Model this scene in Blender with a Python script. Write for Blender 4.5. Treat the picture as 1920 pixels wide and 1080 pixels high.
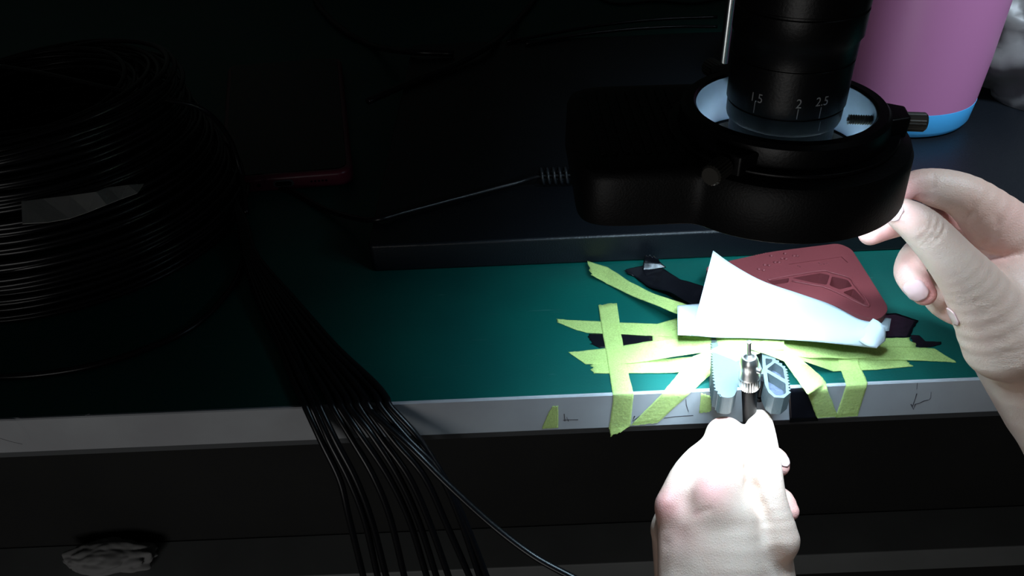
import bpy, bmesh, math, random
import numpy as np
from mathutils import Vector, Matrix, noise

random.seed(7)
scene = bpy.context.scene
for o in list(bpy.data.objects):
    bpy.data.objects.remove(o, do_unlink=True)

# ------------------------------------------------------------------ camera
FPX = 1500.0
PITCH, ROLL = math.radians(36), math.radians(2.4)
CAM = Vector((0.0, -0.2364, 0.9775))
fw = Vector((0, math.cos(PITCH), -math.sin(PITCH)))
r0 = Vector((1, 0, 0)); u0 = Vector((0, math.sin(PITCH), math.cos(PITCH)))
rt = math.cos(ROLL) * r0 - math.sin(ROLL) * u0
up = math.sin(ROLL) * r0 + math.cos(ROLL) * u0
cd = bpy.data.cameras.new('camera'); cam = bpy.data.objects.new('camera', cd)
scene.collection.objects.link(cam)
cd.sensor_fit = 'HORIZONTAL'; cd.sensor_width = 36; cd.lens = FPX / 1920 * 36
cd.clip_start = 0.005; cd.clip_end = 30
cam.matrix_world = Matrix(((rt.x, up.x, -fw.x, CAM.x), (rt.y, up.y, -fw.y, CAM.y), (rt.z, up.z, -fw.z, CAM.z), (0, 0, 0, 1)))
scene.camera = cam

# ------------------------------------------------------------------ world, assumed lights, exposure
w = bpy.data.worlds.new('world'); scene.world = w; w.use_nodes = True
w.node_tree.nodes['Background'].inputs[0].default_value = (0.95, 1.0, 1.0, 1)
w.node_tree.nodes['Background'].inputs[1].default_value = 0.010
def area(name, loc, target, size, power, col):
    l = bpy.data.lights.new(name, 'AREA'); l.shape = 'DISK'; l.size = size; l.energy = power; l.color = col
    o = bpy.data.objects.new(name, l); scene.collection.objects.link(o); o.location = loc
    o.rotation_euler = (Vector(target) - Vector(loc)).to_track_quat('-Z', 'Y').to_euler()
    return o
# unseen lamp above the right side, assumed for the lit hand and cup
nl = bpy.data.lights.new('assumed_right_lamp', 'SPOT'); nl.energy = 27.0; nl.color = (0.70, 0.86, 1.0); nl.spot_size = math.radians(48); nl.spot_blend = 1.0; nl.shadow_soft_size = .06
nlo = bpy.data.objects.new('assumed_right_lamp', nl); scene.collection.objects.link(nlo); nlo.location = (0.37, -0.08, 1.33)
nlo.rotation_euler = (Vector((0.29, 0.10, 0.80)) - nlo.location).to_track_quat('-Z', 'Y').to_euler()
# weak unseen fill light, added low behind the worker for the front faces
area('low_fill_light', (-0.7, -1.7, 0.55), (-0.05, 0, 0.6), 0.9, 5.2, (1.0, 0.98, 0.96))
LED_STRENGTH = 4.0
LED_FOCUS, LED_WIDE = 6.5, 2.4      # focused and wide LEDs of the ring, W in all
LED_COLOR = (0.58, 0.82, 1.0)
vs = scene.view_settings
vs.view_transform = 'Standard'; vs.look = 'None'; vs.exposure = 0.0; vs.gamma = 1.0; vs.use_curve_mapping = False

# ------------------------------------------------------------------ helpers (millimetres above the table top; table front edge at y=0)
def W(p): return Vector((p[0] / 1000, p[1] / 1000, 0.75 + p[2] / 1000))
def ray(x, y): return fw * FPX + rt * (x - 960) - up * (y - 540)
def mm(v): return np.array([v.x * 1000, v.y * 1000, (v.z - 0.75) * 1000])
def G(x, y, z=0.0):            # image point -> point at height z mm
    d = ray(x, y); t = ((0.75 + z / 1000) - CAM.z) / d.z; return mm(CAM + d * t)
def GY(x, y, Y=0.0):           # image point -> point on the vertical plane Y
    d = ray(x, y); t = (Y / 1000 - CAM.y) / d.y; return mm(CAM + d * t)
def U(x, y, dep):              # image point -> point at distance dep (mm) along the view axis
    return mm(CAM + ray(x, y) * (dep / 1000 / FPX))
def pt(x, y, s):               # s: number = height, ('y',v) = plane
    return GY(x, y, s[1]) if isinstance(s, tuple) else G(x, y, s)

ORG = {}
def thing(name, label, cat, org=(0, 0, 0), group=None, kind=None):
    o = bpy.data.objects.new(name, None); scene.collection.objects.link(o)
    o.empty_display_size = 0.01
    o.location = W(org); ORG[o.name] = W(org)
    o['label'] = label; o['category'] = cat
    if group: o['group'] = group
    if kind: o['kind'] = kind
    return o
def tag(o, label, cat, group=None, kind=None):
    o['label'] = label; o['category'] = cat
    if group: o['group'] = group
    if kind: o['kind'] = kind
    return o
def mk(name, verts, faces, mat, parent=None, smooth=False, org=None, world=False):
    """verts in mm"""
    vs_ = [Vector(v) if world else W(v) for v in verts]
    if parent is not None: o0 = ORG[parent.name]
    elif org is not None: o0 = W(org)
    else: o0 = W(np.array([(min(c) + max(c)) / 2 if i < 2 else min(c) for i, c in enumerate(zip(*[(v[0], v[1], v[2]) for v in verts]))])) if not world else Vector((0, 0, 0))
    me = bpy.data.meshes.new(name)
    me.from_pydata([tuple(v - o0) for v in vs_], [], [tuple(f) for f in faces]); me.update()
    if smooth:
        me.polygons.foreach_set('use_smooth', [True] * len(me.polygons))
    if mat: me.materials.append(mat)
    o = bpy.data.objects.new(name, me); scene.collection.objects.link(o)
    if parent is not None: o.parent = parent
    else: o.location = o0
    ORG[o.name] = o0
    return o
def fixn(o):
    bm = bmesh.new(); bm.from_mesh(o.data); bmesh.ops.recalc_face_normals(bm, faces=bm.faces); bm.to_mesh(o.data); bm.free(); return o
def bev(o, wdt, seg=2, ang=35):
    m = o.modifiers.new('bevel', 'BEVEL'); m.width = wdt / 1000; m.segments = seg; m.limit_method = 'ANGLE'; m.angle_limit = math.radians(ang)
    for p in o.data.polygons: p.use_smooth = True
    n = o.modifiers.new('wn', 'WEIGHTED_NORMAL'); n.keep_sharp = True
    return o
def solid(o, t, off=0):
    m = o.modifiers.new('solid', 'SOLIDIFY'); m.thickness = t / 1000; m.offset = off; return o
def box(name, x0, x1, y0, y1, z0, z1, mat, parent=None, b=0):
    v = [(x, y, z) for z in (z0, z1) for y in (y0, y1) for x in (x0, x1)]
    f = [(0, 2, 3, 1), (4, 5, 7, 6), (0, 1, 5, 4), (2, 6, 7, 3), (0, 4, 6, 2), (1, 3, 7, 5)]
    o = mk(name, v, f, mat, parent)
    if b: bev(o, b, 3)
    return o
def prism_vf(out, z0, z1):
    n = len(out)
    v = [(p[0], p[1], z0) for p in out] + [(p[0], p[1], z1) for p in out]
    f = [tuple(range(n - 1, -1, -1)), tuple(range(n, 2 * n))] + [(i, (i + 1) % n, n + (i + 1) % n, n + i) for i in range(n)]
    return v, f
def prism(name, out, z0, z1, mat, parent=None, b=0):
    v, f = prism_vf(out, z0, z1); o = fixn(mk(name, v, f, mat, parent))
    if b: bev(o, b, 3, 40)
    return o
def basis(ax):
    ax = Vector(ax).normalized(); t = Vector((0, 0, 1)) if abs(ax.z) < .9 else Vector((0, 1, 0))
    e1 = t.cross(ax).normalized() if abs(ax.z) < .9 else Vector((1, 0, 0)) - ax * ax.x
    e1.normalize(); e2 = ax.cross(e1); return ax, e1, e2
def lathe_vf(base, axis, prof, seg=64, knurl=None):
    """prof list of (r,t). knurl: set of profile indexes with fluted radius"""
    ax, e1, e2 = basis(axis); base = Vector(base); v = []; f = []
    for i, (r, t) in enumerate(prof):
        for k in range(seg):
            a = 2 * math.pi * k / seg; rr = r
            if knurl and i in knurl: rr = r * (1 + (.055 if k % 2 else -.03))
            v.append(tuple(base + ax * t + (e1 * math.cos(a) + e2 * math.sin(a)) * rr))
    for i in range(len(prof) - 1):
        for k in range(seg):
            k2 = (k + 1) % seg; f.append((i * seg + k, i * seg + k2, (i + 1) * seg + k2, (i + 1) * seg + k))
    if prof[0][0] > 1e-6 and prof[0] != prof[-1]:
        f.append(tuple(range(seg - 1, -1, -1))); n = (len(prof) - 1) * seg; f.append(tuple(range(n, n + seg)))
    return v, f
def lathe(name, base, axis, prof, mat, parent=None, seg=64, smooth=True, knurl=None):
    v, f = lathe_vf(base, axis, prof, seg, knurl); o = fixn(mk(name, v, f, mat, parent, smooth))
    if smooth:
        for p in o.data.polygons:
            if len(p.vertices) > 4: p.use_smooth = False
        try: o.data.set_sharp_from_angle(angle=math.radians(35))
        except Exception: pass
    return o
def catmull(P, n=8):
    P = [np.array(p, float) for p in P]; Q = [2 * P[0] - P[1]] + P + [2 * P[-1] - P[-2]]; out = []
    for i in range(1, len(Q) - 2):
        for k in range(n):
            t = k / n; a, b, c, d = Q[i - 1:i + 3]
            out.append(.5 * ((2 * b) + (c - a) * t + (2 * a - 5 * b + 4 * c - d) * t * t + (3 * b - a - 3 * c + d) * t ** 3))
    out.append(P[-1]); return out
def tube_vf(P, r, seg=8, closed=False, off=0):
    P = [Vector(p) for p in P]; v = []; f = []; n = len(P)
    T = [((P[(i + 1) % n] if closed or i < n - 1 else P[i]) - (P[i - 1] if closed or i > 0 else P[i])).normalized() for i in range(n)]
    nrm = Vector((0, 0, 1)); nrm = (nrm - T[0] * nrm.dot(T[0]))
    if nrm.length < .1: nrm = Vector((1, 0, 0)) - T[0] * T[0].x
    nrm.normalize()
    for i in range(n):
        nrm = (nrm - T[i] * nrm.dot(T[i])).normalized(); b = T[i].cross(nrm)
        for k in range(seg):
            a = 2 * math.pi * k / seg; v.append(tuple(P[i] + (nrm * math.cos(a) + b * math.sin(a)) * r))
    for i in range(n if closed else n - 1):
        j = (i + 1) % n
        for k in range(seg):
            k2 = (k + 1) % seg; f.append((off + i * seg + k, off + i * seg + k2, off + j * seg + k2, off + j * seg + k))
    if not closed:
        f.append(tuple(off + k for k in range(seg - 1, -1, -1))); f.append(tuple(off + (n - 1) * seg + k for k in range(seg)))
    return v, f
def tube(name, P, r, mat, parent=None, seg=10):
    v, f = tube_vf(P, r, seg); return fixn(mk(name, v, f, mat, parent, True))
def bake(o):
    bpy.context.view_layer.update()
    dg = bpy.context.evaluated_depsgraph_get(); me = bpy.data.meshes.new_from_object(o.evaluated_get(dg))
    o.modifiers.clear(); o.data = me; return o
def carve(o, cutters):
    for v, f in cutters:
        c = fixn(mk('cutter', v, f, None, org=(0, 0, 0)))
        m = o.modifiers.new('cut', 'BOOLEAN'); m.object = c; m.operation = 'DIFFERENCE'; m.solver = 'EXACT'
        bake(o); bpy.data.objects.remove(c, do_unlink=True)
    return o

# ------------------------------------------------------------------ materials
def mat(name, col, rough=.5, metal=0, spec=.5, bump=0, bscale=200, var=0, vscale=30, col2=None, trans=0, sss=0, coat=0, speck=None, stretch=None):
    m = bpy.data.materials.new(name); m.use_nodes = True; nt = m.node_tree; b = nt.nodes['Principled BSDF']
    b.inputs['Base Color'].default_value = (*col, 1); b.inputs['Roughness'].default_value = rough; b.inputs['Metallic'].default_value = metal
    b.inputs['Specular IOR Level'].default_value = spec; b.inputs['Coat Weight'].default_value = coat
    tc = nt.nodes.new('ShaderNodeTexCoord'); src = tc.outputs['Object']
    if stretch:
        mp = nt.nodes.new('ShaderNodeMapping'); mp.inputs['Scale'].default_value = stretch; nt.links.new(src, mp.inputs[0]); src = mp.outputs[0]
    cur = None
    if var or col2:
        n = nt.nodes.new('ShaderNodeTexNoise'); n.inputs['Scale'].default_value = vscale; n.inputs['Detail'].default_value = 6; nt.links.new(src, n.inputs[0])
        rp = nt.nodes.new('ShaderNodeValToRGB'); rp.color_ramp.elements[0].position = .35; rp.color_ramp.elements[1].position = .68
        c2 = col2 or tuple(c * (1 - var) for c in col)
        rp.color_ramp.elements[0].color = (*c2, 1); rp.color_ramp.elements[1].color = (*col, 1)
        nt.links.new(n.outputs[0], rp.inputs[0]); cur = rp.outputs[0]
    if speck:      # (colour, scale, threshold): sparse dust specks
        v = nt.nodes.new('ShaderNodeTexVoronoi'); v.inputs['Scale'].default_value = speck[1]; nt.links.new(src, v.inputs[0])
        lt = nt.nodes.new('ShaderNodeMath'); lt.operation = 'LESS_THAN'; lt.inputs[1].default_value = speck[2]; nt.links.new(v.outputs['Distance'], lt.inputs[0])
        sp = nt.nodes.new('ShaderNodeSeparateColor'); nt.links.new(v.outputs['Color'], sp.inputs[0])
        g2 = nt.nodes.new('ShaderNodeMath'); g2.operation = 'GREATER_THAN'; g2.inputs[1].default_value = .8; nt.links.new(sp.outputs[0], g2.inputs[0])
        mu = nt.nodes.new('ShaderNodeMath'); mu.operation = 'MULTIPLY'; nt.links.new(lt.outputs[0], mu.inputs[0]); nt.links.new(g2.outputs[0], mu.inputs[1])
        mx = nt.nodes.new('ShaderNodeMix'); mx.data_type = 'RGBA'; nt.links.new(mu.outputs[0], mx.inputs[0])
        if cur: nt.links.new(cur, mx.inputs[6])
        else: mx.inputs[6].default_value = (*col, 1)
        mx.inputs[7].default_value = (*speck[0], 1); cur = mx.outputs[2]
    if cur: nt.links.new(cur, b.inputs['Base Color'])
    if bump:
        n = nt.nodes.new('ShaderNodeTexNoise'); n.inputs['Scale'].default_value = bscale; n.inputs['Detail'].default_value = 5; nt.links.new(src, n.inputs[0])
        bp = nt.nodes.new('ShaderNodeBump'); bp.inputs['Strength'].default_value = bump; bp.inputs['Distance'].default_value = .0005
        nt.links.new(n.outputs[0], bp.inputs['Height']); nt.links.new(bp.outputs[0], b.inputs['Normal'])
    if sss:
        b.inputs['Subsurface Weight'].default_value = sss; b.inputs['Subsurface Radius'].default_value = (1, .35, .2); b.inputs['Subsurface Scale'].default_value = .003
    if trans:
        out = nt.nodes['Material Output']; t = nt.nodes.new('ShaderNodeBsdfTransparent'); mx = nt.nodes.new('ShaderNodeMixShader')
        mx.inputs[0].default_value = trans; nt.links.new(b.outputs[0], mx.inputs[1]); nt.links.new(t.outputs[0], mx.inputs[2]); nt.links.new(mx.outputs[0], out.inputs[0])
    return m
M = {}
M['green'] = mat('green_mat', (.0006, .073, .058), .42, spec=.35, col2=(.0006, .054, .046), vscale=16, bump=.12, bscale=900, speck=((.35, .5, .48), 60, .012))
M['edge'] = mat('edge_band', (.36, .38, .40), .45, col2=(.30, .31, .33), vscale=25, bump=.05)
M['rail'] = mat('rail', (.05, .055, .06), .5)
M['dark_panel'] = mat('dark_panel', (.014, .0145, .014), .8, var=.35, vscale=6)
M['floor'] = mat('floor_tile', (.12, .12, .115), .7, var=.3, vscale=5)
M['wall'] = mat('wall_paint', (.12, .15, .14), .8, var=.15, vscale=3)
M['plate'] = mat('powder_coat', (.0045, .0058, .0080), .36, spec=.32, bump=.35, bscale=1400, speck=((.4, .42, .42), 75, .014))
M['black'] = mat('black_plastic', (.0035, .0035, .0038), .48, spec=.2, bump=.2, bscale=1600)
M['anod'] = mat('black_anodised', (.0025, .0025, .003), .36, spec=.22, bump=.1, bscale=1200)
M['cable'] = mat('black_cable', (.004, .004, .005), .28, spec=.32)
M['steel'] = mat('steel', (.55, .56, .58), .25, 1.0, bump=.05)
M['nickel'] = mat('nickel', (.72, .71, .68), .30, 1.0)
M['screw'] = mat('dark_screw', (.07, .066, .058), .42, .5)
M['cone'] = mat('ring_inner', (.46, .60, .75), .45, .2, var=.25, vscale=60)
M['tape'] = mat('masking_tape', (.54, .68, .22), .75, spec=.2, bump=.5, bscale=700, col2=(.50, .64, .20), vscale=350, trans=.45)
M['btape'] = mat('black_tape', (.004, .004, .006), .24, spec=.45, bump=.15, bscale=300)
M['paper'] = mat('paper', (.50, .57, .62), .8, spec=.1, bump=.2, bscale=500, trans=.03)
M['label'] = mat('label_tape', (.30, .295, .285), .6, bump=.2)
M['red'] = mat('red_plastic', (.165, .036, .040), .5, spec=.25, bump=.15, bscale=900, col2=(.14, .031, .035), vscale=20)
M['grey'] = mat('grey_plastic', (.075, .095, .10), .35, spec=.5, bump=.25, bscale=900)
M['greyd'] = mat('pocket_grey', (.06, .07, .10), .25, .3, bump=.8, bscale=500)
M['pink'] = mat('pink_plastic', (.42, .155, .31), .38, spec=.5)
M['blue'] = mat('blue_plastic', (.075, .46, .92), .38)
M['case'] = mat('phone_case', (.10, .008, .025), .35, spec=.5)
M['screen'] = mat('screen_glass', (.002, .002, .003), .1, spec=.25)
M['bag'] = mat('plastic_bag', (.21, .20, .195), .4, spec=.5, bump=.3, bscale=60, trans=.15)
M['tissue'] = mat('tissue', (.26, .26, .26), .9, bump=.1)
M['print'] = mat('engraving', (.20, .20, .20), .5)
M['ink'] = mat('ink', (.03, .03, .04), .6)
def skinmat(name, c, c2):
    m = mat(name, c, .48, spec=.4, col2=c2, vscale=45, sss=.12, bump=.2, bscale=900)
    nt = m.node_tree; bp = [n for n in nt.nodes if n.type == 'BUMP'][0]; nz = bp.inputs['Height'].links[0].from_node
    tc = [n for n in nt.nodes if n.type == 'TEX_COORD'][0]
    v = nt.nodes.new('ShaderNodeTexVoronoi'); v.feature = 'DISTANCE_TO_EDGE'; v.inputs['Scale'].default_value = 1100; nt.links.new(tc.outputs['Object'], v.inputs[0])
    mp = nt.nodes.new('ShaderNodeMapping'); mp.inputs['Rotation'].default_value = (.3, .2, .5); mp.inputs['Scale'].default_value = (90, 420, 300); nt.links.new(tc.outputs['Object'], mp.inputs[0])
    n2 = nt.nodes.new('ShaderNodeTexNoise'); n2.inputs['Scale'].default_value = 1; nt.links.new(mp.outputs[0], n2.inputs[0])
    a = nt.nodes.new('ShaderNodeMath'); a.operation = 'MULTIPLY_ADD'; a.inputs[1].default_value = 1.6; nt.links.new(v.outputs[0], a.inputs[0]); nt.links.new(nz.outputs[0], a.inputs[2])
    b = nt.nodes.new('ShaderNodeMath'); b.operation = 'MULTIPLY_ADD'; b.inputs[1].default_value = .9; nt.links.new(n2.outputs[0], b.inputs[0]); nt.links.new(a.outputs[0], b.inputs[2])
    nt.links.new(b.outputs[0], bp.inputs['Height'])
    return m
M['skin'] = skinmat('skin', (.66, .50, .41), (.60, .41, .33))
_nt = M['skin'].node_tree; _bs = _nt.nodes['Principled BSDF']; _cl = _bs.inputs['Base Color'].links[0].from_socket
_at = _nt.nodes.new('ShaderNodeAttribute'); _at.attribute_name = 'tint'; _mx = _nt.nodes.new('ShaderNodeMix'); _mx.data_type = 'RGBA'
_nt.links.new(_at.outputs['Fac'], _mx.inputs[0]); _nt.links.new(_cl, _mx.inputs[6]); _mx.inputs[7].default_value = (.66, .27, .25, 1); _nt.links.new(_mx.outputs[2], _bs.inputs['Base Color'])
M['nail'] = mat('nail', (.66, .42, .40), .22, spec=.5, sss=.1)
e = bpy.data.materials.new('led'); e.use_nodes = True; b = e.node_tree.nodes['Principled BSDF']
b.inputs['Base Color'].default_value = (.8, .8, .8, 1); b.inputs['Emission Color'].default_value = (*LED_COLOR, 1); b.inputs['Emission Strength'].default_value = LED_STRENGTH
M['led'] = e
e2_ = e.copy(); e2_.name = 'glow_band'; e2_.node_tree.nodes['Principled BSDF'].inputs['Emission Strength'].default_value = 20.0; M['glow_band'] = e2_  # glow of the band added inside the ring

nt = M['tape'].node_tree; mxs = [n for n in nt.nodes if n.type == 'MIX_SHADER'][0]; tc = [n for n in nt.nodes if n.type == 'TEX_COORD'][0]
nz = nt.nodes.new('ShaderNodeTexNoise'); nz.inputs['Scale'].default_value = 1500; nz.inputs['Detail'].default_value = 3; nt.links.new(tc.outputs['Object'], nz.inputs[0])
mr = nt.nodes.new('ShaderNodeMapRange'); mr.inputs[1].default_value = .35; mr.inputs[2].default_value = .7; mr.inputs[3].default_value = .40; mr.inputs[4].default_value = .58
nt.links.new(nz.outputs[0], mr.inputs[0]); nt.links.new(mr.outputs[0], mxs.inputs[0])
# fine hairline scratches on the bench top
nt = M['green'].node_tree; bs = nt.nodes['Principled BSDF']; cl = bs.inputs['Base Color'].links[0].from_socket; tc = [n for n in nt.nodes if n.type == 'TEX_COORD'][0]
wv = nt.nodes.new('ShaderNodeTexNoise'); wv.inputs['Scale'].default_value = 1; wv.inputs['Detail'].default_value = 2; wv.inputs['Distortion'].default_value = .4
mp = nt.nodes.new('ShaderNodeMapping'); mp.inputs['Rotation'].default_value = (0, 0, .5); mp.inputs['Scale'].default_value = (60, 1100, 1); nt.links.new(tc.outputs['Object'], mp.inputs[0]); nt.links.new(mp.outputs[0], wv.inputs[0])
mr = nt.nodes.new('ShaderNodeMapRange'); mr.inputs[1].default_value = .70; mr.inputs[2].default_value = .78; mr.inputs[3].default_value = 0; mr.inputs[4].default_value = .30; nt.links.new(wv.outputs[0], mr.inputs[0])
mx = nt.nodes.new('ShaderNodeMix'); mx.data_type = 'RGBA'; nt.links.new(mr.outputs[0], mx.inputs[0]); nt.links.new(cl, mx.inputs[6]); mx.inputs[7].default_value = (.12, .22, .2, 1); nt.links.new(mx.outputs[2], bs.inputs['Base Color'])

# ------------------------------------------------------------------ setting
o = mk('floor', [(-2500, -2500, -750), (2500, -2500, -750), (2500, 760, -750), (-2500, 760, -750)], [(0, 1, 2, 3)], M['floor']); o['kind'] = 'structure'; solid(o, 20, -1)
o = box('wall_back', -2500, 2500, 760, 800, -750, 1700, M['wall']); o['kind'] = 'structure'

table = thing('workbench', 'green topped workbench with a white front edge band', 'table', (0, 0, -750))
box('bench_top', -900, 900, 1.2, 740, -19, 0, M['green'], table)
# white edge band with a thin bright upper lip and small chips
def edge_band():
    xs = np.linspace(-900, 900, 720); prof = [(1.4, .05), (.5, .15), (0, -.35), (0, -18.6), (1.4, -19)]; v = []; f = []
    for x in xs:
        n1 = noise.noise(Vector((x * .05, 3, 0))); n2 = max(0, noise.noise(Vector((x * .35, 9, 0))) - .45) * 3.
        for j, (y, z) in enumerate(prof):
            dz = -n2 * .8 if j in (1, 2) else 0; dy = n2 * .5 if j in (1, 2) else 0
            v.append((x, y + dy + n1 * .05, z + dz))
    m = len(prof)
    for i in range(len(xs) - 1):
        for j in range(m - 1): f.append((i * m + j, (i + 1) * m + j, (i + 1) * m + j + 1, i * m + j + 1))
        f.append((i * m + m - 1, (i + 1) * m + m - 1, (i + 1) * m, i * m))
    eb = fixn(mk('edge_band', v, f, M['edge'], table)); eb['label'] = 'white laminate edge band'
edge_band()
box('under_rail', -900, 900, 1.5, 30, -23, -19, M['rail'], table)
box('back_panel', -900, 900, 466, 480, -750, -19, M['dark_panel'], table)
for sx in (-880, 840): box('leg', sx, sx + 40, 20, 700, -750, -19.2, M['dark_panel'], table)
# foot rail across the back of the leg space
fr0 = GY(1500, 1042, 400); fr1 = GY(1500, 1078, 400)
box('foot_rail', -838, 838, 400, 465.5, fr1[2], fr0[2], mat('foot_rail', (.20, .21, .21), .6, var=.2, vscale=8), table, 2)
# pen and scuff marks on the band
def mark(pts, wd=.25, Y=-.06):
    P = [GY(x, y, Y) for x, y in pts]; v = []; f = []
    for i, p in enumerate(P):
        d = (P[min(i + 1, len(P) - 1)] - P[max(i - 1, 0)]); n = np.array([-d[2], 0, d[0]]); n = n / (np.linalg.norm(n) + 1e-9) * wd * random.uniform(.5, 1.1)
        v += [tuple(p + n), tuple(p - n)]
    for i in range(len(P) - 1): f.append((2 * i, 2 * i + 1, 2 * i + 3, 2 * i + 2))
    return v, f
def marks(name, lists, mt):
    for pts, wd in lists:
        v, f = mark(pts, wd); o = mk(name, v, f, mt, table); solid(o, .06, 0)
marks('ink_mark', [([(1720, 718), (1719, 730)], .12), ([(1719, 738), (1716, 748), (1711, 762)], .22), ([(1708, 758), (1713, 768), (1716, 758), (1724, 756), (1732, 752), (1741, 750)], .3), ([(1746, 735), (1745, 746), (1742, 750)], .1)], M['ink'])
marks('ink_mark', [([(1056, 788), (1066, 787), (1084, 787)], .2), ([(1058, 776), (1059, 790), (1063, 782), (1066, 790)], .14), ([(1286, 748), (1287, 760), (1291, 772)], .15), ([(1245, 784), (1265, 781), (1300, 779)], .22), ([(1190, 780), (1186, 790), (1200, 780)], .3)], M['ink'])
marks('ink_mark', [([(160, 779), (168, 776)], .2), ([(0, 822), (20, 828), (42, 833)], .08)], M['ink'])

# ------------------------------------------------------------------ microscope: base plate, post, arm, lens
mic = thing('microscope', 'black stand microscope with wide base plate and zoom lens', 'microscope', (150, 240, 0))
pl0 = (G(690, 462, 16) + [0, 0, 0]); px0 = -70.0; py0 = 95.0
def plate():
    out = []; x0, x1, y0, y1, r = px0, 470., py0, 385., 3.
    for cx, cy, a0 in ((x1 - r, y0 + r, -90), (x1 - r, y1 - r, 0), (x0 + r, y1 - r, 90), (x0 + r, y0 + r, 180)):
        for k in range(6): a = math.radians(a0 + k * 18); out.append((cx + r * math.cos(a), cy + r * math.sin(a)))
    bev(prism('base_plate', out, .05, 16, M['plate'], mic), 1.6, 4)
plate()
PB = G(1338, 262, 16)
lathe('post', (PB[0], PB[1], 16), (0, 0, 1), [(2.6, 0), (2.6, 330)], M['steel'], mic, 32)
lathe('post_clamp', (PB[0], PB[1], 16), (0, 0, 1), [(7, 0), (7, 6), (5, 8), (5, 12)], M['black'], mic, 32)
LX, LY = 83.8, -12.0
zf = lambda y, r=17.2: float(GY(1480, y, LY - r)[2])
z228, z254, z138, z41 = zf(228), zf(254, 16.8), zf(138), zf(41, 17.8)
print('lens z', z228, z254, z138, z41)
prof = [(12, 105), (15.01, 105), (15.37, 106), (15.37, z254 - 1.0), (16.38, z254 - .9), (16.65, z254), (16.74, z228 - .5), (16.38, z228 - .35), (16.38, z228 + .1), (17.11, z228 + .3),
        (17.11, z138 - .5), (16.84, z138 - .3), (16.84, z138 + .1), (17.20, z138 + .3), (17.29, z138 + 5.5), (18.03, z138 + 6.6), (18.03, z41 - .6), (17.66, z41 - .3), (17.66, z41 + .2), (18.03, z41 + .5),
        (18.03, 190), (22, 194), (22, 262), (12, 262)]
lens = lathe('lens_barrel', (LX, LY, 0), (0, 0, 1), prof, M['anod'], mic, 128)
def front_glass():
    lathe('front_lens', (LX, LY, 105.2), (0, 0, 1), [(.01, -.8), (6, -.6), (12, 0), (12, .6), (.01, .6)], M['screen'], mic, 48)
front_glass()
box('arm', min(PB[0], LX) - 12, max(PB[0], LX) + 12, LY + 18, PB[1] + 12, 262, 290, M['black'], mic, 3)
lathe('lens_holder', (LX, LY, 258), (0, 0, 1), [(26, 0), (26, 34), (16, 36)], M['black'], mic, 64)
# engraved zoom scale
def cyl_hit(px, py, r, cx=LX, cy=LY):
    d = ray(px, py); o_ = mm(CAM); dd = np.array([d.x, d.y, d.z]); ox, oy = o_[0] - cx, o_[1] - cy
    a = dd[0] ** 2 + dd[1] ** 2; b = 2 * (ox * dd[0] + oy * dd[1]); c = ox * ox + oy * oy - r * r
    t = (-b - math.sqrt(max(0, b * b - 4 * a * c))) / (2 * a); p = o_ + dd * t
    return math.atan2(p[1] - cy, p[0] - cx), p[2]
def scale_marks():
    V = []; F = []; R = 17.14
    def quad(a0, a1, z0, z1):
        k = len(V)
        for a, z in ((a0, z0), (a1, z0), (a1, z1), (a0, z1)): V.append((LX + R * math.cos(a), LY + R * math.sin(a), z))
        F.append((k, k + 1, k + 2, k + 3))
    for (xa, ya, xb, yb) in ((1416, 190, 1414, 212), (1497, 205, 1494, 224), (1540, 201, 1537, 222)):
        a, za = cyl_hit(xa, ya, R); b_, zb = cyl_hit(xb, yb, R); quad(a - .007, a + .007, zb, za)
    a, za = cyl_hit(1538, 228, 16.7); _, zb = cyl_hit(1536, 245, 16.7); R = 16.78; quad(a - .005, a + .005, zb, za)
    R = 17.14
    for s, x, y, h in (('1.5', 1418, 184, 3.0), ('2', 1498, 196, 3.1), ('2.5', 1542, 191, 3.0)):
        cu = bpy.data.curves.new('t', 'FONT'); cu.body = s; cu.align_x = 'CENTER'; cu.align_y = 'CENTER'; cu.size = 1
        t = bpy.data.objects.new('t', cu); scene.collection.objects.link(t); bpy.context.view_layer.update()
        me = bpy.data.meshes.new_from_object(t.evaluated_get(bpy.context.evaluated_depsgraph_get()))
        a0, z0 = cyl_hit(x, y, R); k = len(V)
        for v in me.vertices:
            aa = a0 + (v.co.x * h * 1.12) / R; V.append((LX + R * math.cos(aa), LY + R * math.sin(aa), z0 + v.co.y * h * 1.25))
        for p in me.polygons: F.append(tuple(k + i for i in p.vertices))
        bpy.data.objects.remove(t, do_unlink=True); bpy.data.curves.remove(cu); bpy.data.meshes.remove(me)
    o = mk('zoom_scale', V, F, M['print'], mic); o['label'] = 'pale engraved zoom numbers 1.5, 2 and 2.5'
scale_marks()

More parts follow.
